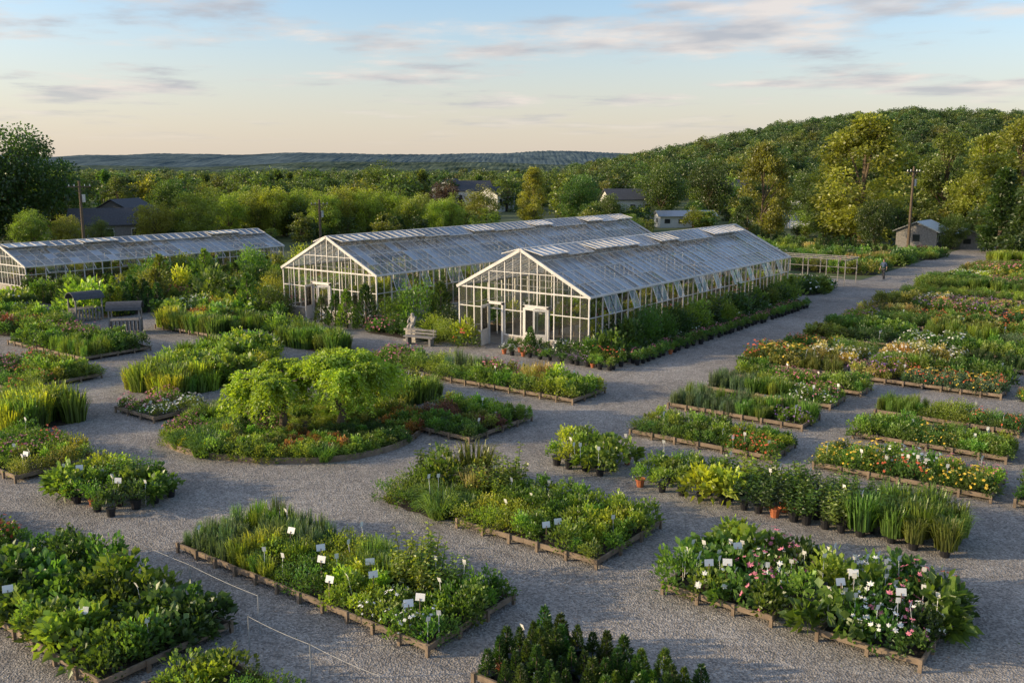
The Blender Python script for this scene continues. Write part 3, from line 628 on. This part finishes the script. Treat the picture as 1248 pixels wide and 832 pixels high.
def ridge(name,F0,hgt,mat,seed,amp,wid,bump):
    r=random.Random(seed); ph=[r.uniform(0,6.28) for _ in range(6)]
    mb=MB(); N=900; V=[]; K=22
    for j in range(K+1):
        d=j/K*1.25; hf=math.sin(min(d,1)*math.pi/2) if d<=1 else 1-(d-1)*1.2
        for i in range(N+1):
            a=(i/N-.5)*1.9; R=math.tan(a*.75)*F0
            base=hgt*(1+amp*(.5*math.sin(a*4+ph[0])+.3*math.sin(a*9+ph[1])+.2*math.sin(a*19+ph[2])))
            x,y=site(F0+wid*d,R)
            z=base*hf+hgt*.18*hf*mnoise.noise(Vector((x/230,y/230,seed)))+r.uniform(-1,1)*bump
            V.append((x,y,z-(2 if j==0 else 0)))
    n=N+1; Fc=[(i*n+j,i*n+j+1,(i+1)*n+j+1,(i+1)*n+j) for i in range(K) for j in range(N)]
    mb.poly(V,Fc); me=mb.build(name,[mat]); me.polygons.foreach_set('use_smooth',[True]*len(me.polygons)); obj(name,me)
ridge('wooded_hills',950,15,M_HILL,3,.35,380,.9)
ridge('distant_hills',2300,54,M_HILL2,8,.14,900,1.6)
# ------------------------------------------------------------ outbuildings
def house(name,x,y,w,d,h,rh,wall,roof,rz=0,wins=3):
    e=obj(name,None,(x,y,0),rz=rz); mb=MB(); mb.box(-w/2,w/2,-d/2,d/2,0,h)
    mb.poly([(-w/2,-d/2,h),(-w/2,d/2,h),(-w/2,0,h+rh)],[(0,1,2)]); mb.poly([(w/2,-d/2,h),(w/2,d/2,h),(w/2,0,h+rh)],[(0,2,1)])
    obj('walls',mb.build('walls',[wall]),(0,0,0),e)
    mb=MB(); o=.35; k=rh/(d/2)
    for s in(-1,1): mb.poly([(-w/2-o,s*(d/2+o),h-o*k+.04),(w/2+o,s*(d/2+o),h-o*k+.04),(w/2+o,0,h+rh+.04),(-w/2-o,0,h+rh+.04),(-w/2-o,s*(d/2+o),h-o*k+.16),(w/2+o,s*(d/2+o),h-o*k+.16),(w/2+o,0,h+rh+.16),(-w/2-o,0,h+rh+.16)],[(0,1,2,3),(4,5,6,7),(0,1,5,4),(0,3,7,4),(1,2,6,5)])
    obj('roof',mb.build('roof',[roof]),(0,0,0),e)
    mb=MB()
    for s in(-1,1):
        for i in range(wins):
            cx=-w/2+w*(i+.5)/wins; z=0 if i==wins//2 else h*.38; t=h*.78
            mb.box(cx-.45,cx+.45,s*(d/2)-.03,s*(d/2)+.03,z+.02,t,1)
            mb.beam((cx-.5,s*(d/2+.03),t+.04),(cx+.5,s*(d/2+.03),t+.04),.1,.1)
            for q in(-.5,.5): mb.beam((cx+q,s*(d/2+.03),z+.02),(cx+q,s*(d/2+.03),t),.08,.08)
        mb.box(s*w/2-.03,s*w/2+.03,-.4,.4,h*.4,h*.8,1)
    obj('windows_and_door',mb.build('windows',[M_FRAME,M_WIN]),(0,0,0),e); return e
def at(u,F): return site(F,(u-624)/1130*F*.985)
x,y=at(132,116); house('dark_roof_house',x,y,9,6,2.6,1.7,M_GREYS,M_DARK,AL+.3)
x,y=at(150,124); house('dark_roof_house',x,y,6,7,3.4,1.8,M_GREYS,M_DARK,AL+1.4)
for (u,F,w,d,h,rh,rz) in [(572,212,9,7,4.4,2.0,.3),(548,225,7,6,4.8,1.9,1.2),(604,205,6,6,3.6,1.6,.9),(988,165,6,6,4.2,2.0,1.3),(1002,162,5,5,2.6,1.2,.4),(765,165,8,6,4.0,1.6,.2),(890,200,7,6,5,1.8,.2)]:
    x,y=at(u,F); house('white_house',x,y,w,d,h,rh,M_SIDING,M_DARK,AL+rz)
x,y=at(836,150); house('white_shed',x,y,9,4,1.8,.7,M_SIDING,M_METAL,AL+.1,4)
x,y=at(1130,112); house('grey_barn',x,y,5.4,4.6,2.0,1.0,M_GREYS,M_METAL,AL+.9)
x,y=at(1182,110); house('grey_barn',x,y,3.2,3,1.5,.7,M_GREYS,M_METAL,AL+1.3,2)
def tunnel(x,y,L,r,rz):
    mb=MB(); n=10
    V=[(r*math.cos(math.pi*i/n),yy,r*1.05*math.sin(math.pi*i/n)) for yy in np.linspace(0,L,9) for i in range(n+1)]
    mb.poly(V,[(j*(n+1)+i,j*(n+1)+i+1,(j+1)*(n+1)+i+1,(j+1)*(n+1)+i) for j in range(8) for i in range(n)]+[tuple(range(n+1)),tuple(range(8*(n+1),9*(n+1)))])
    for j in range(9):
        for i in range(n):
            a=V[j*(n+1)+i];b=V[j*(n+1)+i+1]; mb.beam((a[0]*1.01,a[1],a[2]*1.01),(b[0]*1.01,b[1],b[2]*1.01),.06,.06,1)
    obj('polytunnel',mb.build('polytunnel',[M_SIDING,M_METAL]),(x,y,0),rz=rz)
for u,F in ((950,150),(972,148),(1006,146)):
    x,y=at(u,F); tunnel(x,y,5,1.0,AL+1.3)
def pole(u,F,h):
    x,y=at(u,F); mb=MB(); mb.tube((0,0,-.1),(0,0,h),.18,.12,0,10,True); mb.beam((-1.1,0,h-.6),(1.1,0,h-.6),.12,.12)
    mb.beam((-.7,.02,h-.65),(0,.02,h-1.3),.05,.05);mb.beam((.7,.02,h-.65),(0,.02,h-1.3),.05,.05)
    for q in(-1,-.5,.5,1): mb.tube((q,0,h-.54),(q,0,h-.35),.05,.04,1,6,True)
    mb.tube((.3,0,h-2.2),(.3,0,h-1.4),.2,.2,1,8,True)
    obj('utility_pole',mb.build('pole',[M_BARK,M_METAL]),(x,y,0),rz=AL+.5)
pole(1113,106,9.5); pole(96,98,8.0); pole(388,116,5.5)
mb=MB()
for x in np.linspace(0,6,5):
    for y in (0,3): mb.beam((x,y,0),(x,y,2.0),.07,.07)
    mb.beam((x,-.15,2.05),(x,3.15,2.05),.05,.08)
for y in (0,1.5,3): mb.beam((-.15,y,2.13),(6.15,y,2.13),.05,.07)
mb.beam((0,0,.7),(6,0,.7),.05,.05); mb.beam((0,3,1.2),(6,3,1.2),.05,.05)
obj('pergola_frame',mb.build('pergola',[M_GREYS]),(-29.2,75,0))
def stand(x,y,s,rz):
    mb=MB(); w,d=1.7,1.0
    for i in range(9):
        xx=-w/2+w*i/8
        for yy in(-d/2,d/2): mb.box(xx-.05,xx+.05,yy-.02,yy+.02,.05,.85,0)
    for sx in(-1,1):
        for k in range(5): mb.box(sx*w/2-.02,sx*w/2+.02,-d/2+.1+k*.2-.05,-d/2+.1+k*.2+.05,.05,.85,0)
        for yy in(-d/2,d/2): mb.beam((sx*w/2,yy*1.05,0),(sx*w/2,yy*1.05,1.45),.08,.08,0)
    mb.box(-w/2,w/2,-d/2+.03,d/2-.03,.78,.84,0)
    n=9
    for q in range(n):
        a=math.pi*(.08+.84*q/n);b=math.pi*(.08+.84*(q+1)/n)
        f=lambda t,r:(math.cos(t)*r*.72,1.3+math.sin(t)*r*.62)
        (y0,z0),(y1,z1),(y2,z2),(y3,z3)=f(a,1),f(b,1),f(b,.93),f(a,.93)
        V=[(X,yy,zz) for X in(-w/2-.15,w/2+.15) for yy,zz in((y0,z0),(y1,z1),(y2,z2),(y3,z3))]
        mb.poly(V,[(0,1,2,3),(4,7,6,5),(0,4,5,1),(2,6,7,3)],2)
    mb.poly([(w/2,math.cos(t)*.68,1.3+math.sin(t)*.57) for t in np.linspace(.2,2.94,9)],[tuple(range(9))],0)
    obj('display_stand',mb.build('display_stand',[M_GREYS,M_SIDING,M_DARK]),(x,y,0),rz=rz,sc=s)
stand(-49.3,28.6,.95,.9); stand(-55.5,29.6,.95,1.5)
def skin(name,verts,edges,radii,mat,loc,rz=0,sc=1,parent=None,lv=2):
    me=bpy.data.meshes.new(name); me.from_pydata(verts,edges,[]); me.materials.append(mat)
    o=obj(name,me,loc,parent,rz,sc); o.modifiers.new('skin','SKIN'); 
    for i,r in enumerate(radii): me.skin_vertices[0].data[i].radius=(r,r)
    me.skin_vertices[0].data[0].use_root=True
    s=o.modifiers.new('sub','SUBSURF'); s.levels=lv; s.render_levels=lv; return o
st=obj('garden_statue',None,(-34.4,36.7,0))
mb=MB(); mb.box(-.45,.45,-.35,.35,0,.1); mb.box(-.36,.36,-.27,.27,.1,.6); mb.box(-.43,.43,-.33,.33,.6,.7); obj('pedestal',mb.build('pedestal',[M_STONE]),(0,0,0),st)
skin('figure',[(0,0,.82),(0,.0,1.05),(0,-.05,1.28),(0,-.08,1.42),(0,-.1,1.56),(.16,-.05,1.3),(.22,-.2,1.1),(.1,-.32,1.0),(-.16,-.05,1.3),(-.22,-.2,1.1),(-.1,-.32,1.0),(.12,-.3,.85),(.13,-.34,.7),(-.12,-.3,.85),(-.13,-.34,.7)],
 [(0,1),(1,2),(2,3),(3,4),(2,5),(5,6),(6,7),(2,8),(8,9),(9,10),(0,11),(11,12),(0,13),(13,14)],[.17,.15,.15,.07,.12,.07,.055,.04,.07,.055,.04,.1,.08,.1,.08],M_STONE,(0,0,0),0,1,st)
mb=MB(); mb.box(-.9,.9,-.25,.25,.42,.48); 
for s in(-.7,.7): mb.box(s-.06,s+.06,-.2,.2,0,.42)
mb.box(-.9,.9,.2,.25,.55,.65); mb.box(-.9,.9,.2,.25,.72,.82)
for s in(-.7,.7): mb.box(s-.04,s+.04,.25,.3,.42,.85)
obj('garden_bench',mb.build('garden_bench',[M_GREYS]),(-33.3,36.0,0),rz=.2)
M_SKIN=plain('skin',(.45,.27,.19),.5,var=.05); M_SHIRT=plain('shirt',(.06,.09,.16),.8); M_PANT=plain('trousers',(.05,.05,.055),.8); M_HAIR=plain('hair',(.04,.025,.015),.7)
pe=obj('person',None,(-22.0,81.5,0),rz=-.2)
skin('trousers',[(0,0,.95),(.1,0,.88),(.11,-.12,.5),(.11,.02,.1),(.11,-.1,.05),(-.1,0,.88),(-.11,.12,.5),(-.11,.3,.12),(-.11,.2,.05)],[(0,1),(1,2),(2,3),(3,4),(0,5),(5,6),(6,7),(7,8)],[.15,.1,.07,.05,.045,.1,.07,.05,.045],M_PANT,(0,0,0),0,1,pe)
skin('shirt',[(0,0,1.0),(0,0,1.22),(0,0,1.42),(.18,0,1.42),(.24,.05,1.14),(-.18,0,1.42),(-.24,-.05,1.14)],[(0,1),(1,2),(2,3),(3,4),(2,5),(5,6)],[.15,.15,.11,.07,.045,.07,.045],M_SHIRT,(0,0,0),0,1,pe)
skin('head',[(0,0,1.46),(0,-.01,1.54),(0,-.02,1.63),(0,-.02,1.7),(0,-.11,1.61)],[(0,1),(1,2),(2,3),(2,4)],[.05,.06,.095,.08,.02],M_SKIN,(0,0,0),0,1,pe)
skin('hair',[(0,.03,1.6),(0,.02,1.72),(0,-.04,1.75)],[(0,1),(1,2)],[.085,.09,.06],M_HAIR,(0,0,0),0,1,pe)
for s in(-1,1):
    q=.05*s; hx=s*.24; V=[(hx,q,1.14),(hx*1.02,q*1.8-.06,.95),(hx,q*2-.1,.87)];E=[(0,1),(1,2)];Rr=[.04,.03,.035]
    for k in range(5): V.append((hx+(k-2)*.014,q*2-.12-.01*k,.79+.012*abs(k-2)));E.append((2,3+k));Rr.append(.01)
    skin('arm',V,E,Rr,M_SKIN,(0,0,0),0,1,pe)
mb=MB()
P=[(-19.8,10.95),(-17,10.9),(-14.6,10.85)]
for x,y in P: mb.tube((x,y,0),(x,y,.85),.016,.014,0,6)
def wire(a,b,z0,z1,sag=.03):
    pr=None
    for i in range(9):
        t=i/8; p=(a[0]+(b[0]-a[0])*t,a[1]+(b[1]-a[1])*t,z0+(z1-z0)*t-sag*4*t*(1-t))
        if pr: mb.tube(pr,p,.006,.006,0,5)
        pr=p
for a,b in zip(P,P[1:]): wire(a,b,.83,.83)
Q=[(-14.2,10.3),(-12.4,10.3),(-10.6,10.3)]
for x,y in Q: mb.tube((x,y,0),(x,y,.75),.016,.014,0,6)
for a,b in zip(Q,Q[1:]): wire(a,b,.73,.73)
obj('wire_fence',mb.build('wire_fence',[M_WIRE]))
# ------------------------------------------------------------ light, sky, camera
EL=math.radians(14.5); sdir=Vector((math.cos(math.radians(222))*math.cos(EL),math.sin(math.radians(222))*math.cos(EL),math.sin(EL)))
sl=bpy.data.lights.new('sun','SUN'); sl.energy=5; sl.angle=math.radians(.6); sl.color=(1,.77,.47)
so=obj('sun',sl,(0,0,40)); so.rotation_euler=sdir.to_track_quat('Z','Y').to_euler()
w=bpy.data.worlds.new('World'); bpy.context.scene.world=w; w.use_nodes=True; nt=w.node_tree; nt.nodes.clear(); N=nt.nodes;L=nt.links
sk=N.new('ShaderNodeTexSky'); sk.sky_type='NISHITA'; sk.sun_disc=False; sk.sun_elevation=EL; sk.sun_rotation=math.atan2(sdir.x,sdir.y)%(2*math.pi); sk.air_density=1.0; sk.dust_density=1.5; sk.ozone_density=2
bg=N.new('ShaderNodeBackground'); bg.inputs[1].default_value=.15; ow=N.new('ShaderNodeOutputWorld')
tc=N.new('ShaderNodeTexCoord'); sx=N.new('ShaderNodeSeparateXYZ'); L.new(tc.outputs['Generated'],sx.inputs[0])
def mth(op,a,b=None,c=None):
    m=N.new('ShaderNodeMath'); m.operation=op
    for i,v in enumerate((a,b,c)):
        if v is None: continue
        if isinstance(v,(int,float)): m.inputs[i].default_value=v
        else: L.new(v,m.inputs[i])
    return m.outputs[0]
gain=N.new('ShaderNodeVectorMath'); gain.operation='MULTIPLY'; L.new(sk.outputs[0],gain.inputs[0]); gain.inputs[1].default_value=(1.6,1.6,1.68)
zc=mth('MAXIMUM',sx.outputs[2],0.0); den=mth('ADD',zc,.06); inv=mth('DIVIDE',1.0,den)
vs=N.new('ShaderNodeVectorMath'); vs.operation='SCALE'; L.new(tc.outputs['Generated'],vs.inputs[0]); L.new(inv,vs.inputs['Scale'])
mp=N.new('ShaderNodeMapping'); mp.inputs['Rotation'].default_value=(0,0,-AL); mp.inputs['Scale'].default_value=(.75,.8,0); mp.inputs['Location'].default_value=(3.1,1.7,0); L.new(vs.outputs[0],mp.inputs['Vector'])
no=N.new('ShaderNodeTexNoise'); no.inputs['Scale'].default_value=.8; no.inputs['Detail'].default_value=9; no.inputs['Roughness'].default_value=.6; L.new(mp.outputs[0],no.inputs['Vector'])
mk=N.new('ShaderNodeMapRange'); mk.interpolation_type='SMOOTHSTEP'; mk.inputs['From Min'].default_value=.49; mk.inputs['From Max'].default_value=.63; L.new(no.outputs['Fac'],mk.inputs[0])
fade=N.new('ShaderNodeMapRange'); fade.inputs['From Min'].default_value=.02; fade.inputs['From Max'].default_value=.08; L.new(zc,fade.inputs[0])
cm=mth('MULTIPLY',mk.outputs[0],fade.outputs[0]); cm=mth('MULTIPLY',cm,.85)
n2=N.new('ShaderNodeTexNoise'); n2.inputs['Scale'].default_value=2.2; n2.inputs['Detail'].default_value=6; L.new(mp.outputs[0],n2.inputs['Vector'])
cr=N.new('ShaderNodeValToRGB'); cr.color_ramp.elements[0].position=.38; cr.color_ramp.elements[1].position=.62; cr.color_ramp.elements[0].color=(3.3,3.35,3.65,1); cr.color_ramp.elements[1].color=(5.8,5.2,4.8,1); L.new(n2.outputs['Fac'],cr.inputs[0])
hz=N.new('ShaderNodeMapRange'); hz.interpolation_type='SMOOTHSTEP'; hz.inputs['From Min'].default_value=0; hz.inputs['From Max'].default_value=.18; hz.inputs['To Min'].default_value=.72; hz.inputs['To Max'].default_value=0; L.new(zc,hz.inputs[0])
m0=N.new('ShaderNodeMix'); m0.data_type='RGBA'; L.new(hz.outputs[0],m0.inputs[0]); L.new(gain.outputs[0],m0.inputs[6]); m0.inputs[7].default_value=(5.5,4.7,4.0,1)
m1=N.new('ShaderNodeMix'); m1.data_type='RGBA'; L.new(cm,m1.inputs[0]); L.new(m0.outputs[2],m1.inputs[6]); L.new(cr.outputs[0],m1.inputs[7])
L.new(m1.outputs[2],bg.inputs[0]); L.new(bg.outputs[0],ow.inputs[0])
cd=bpy.data.cameras.new('camera'); cd.sensor_width=36; cd.lens=32.6; cd.clip_end=12000; cd.clip_start=.1
ca=obj('camera',cd,(0,0,9.3)); ca.rotation_euler=(math.radians(90)-math.atan(211/1130),0,AL)
bpy.context.scene.camera=ca
sc=bpy.context.scene; sc.view_settings.view_transform='Standard'; sc.view_settings.look='None'; sc.view_settings.exposure=0
print('objects',len(bpy.data.objects))
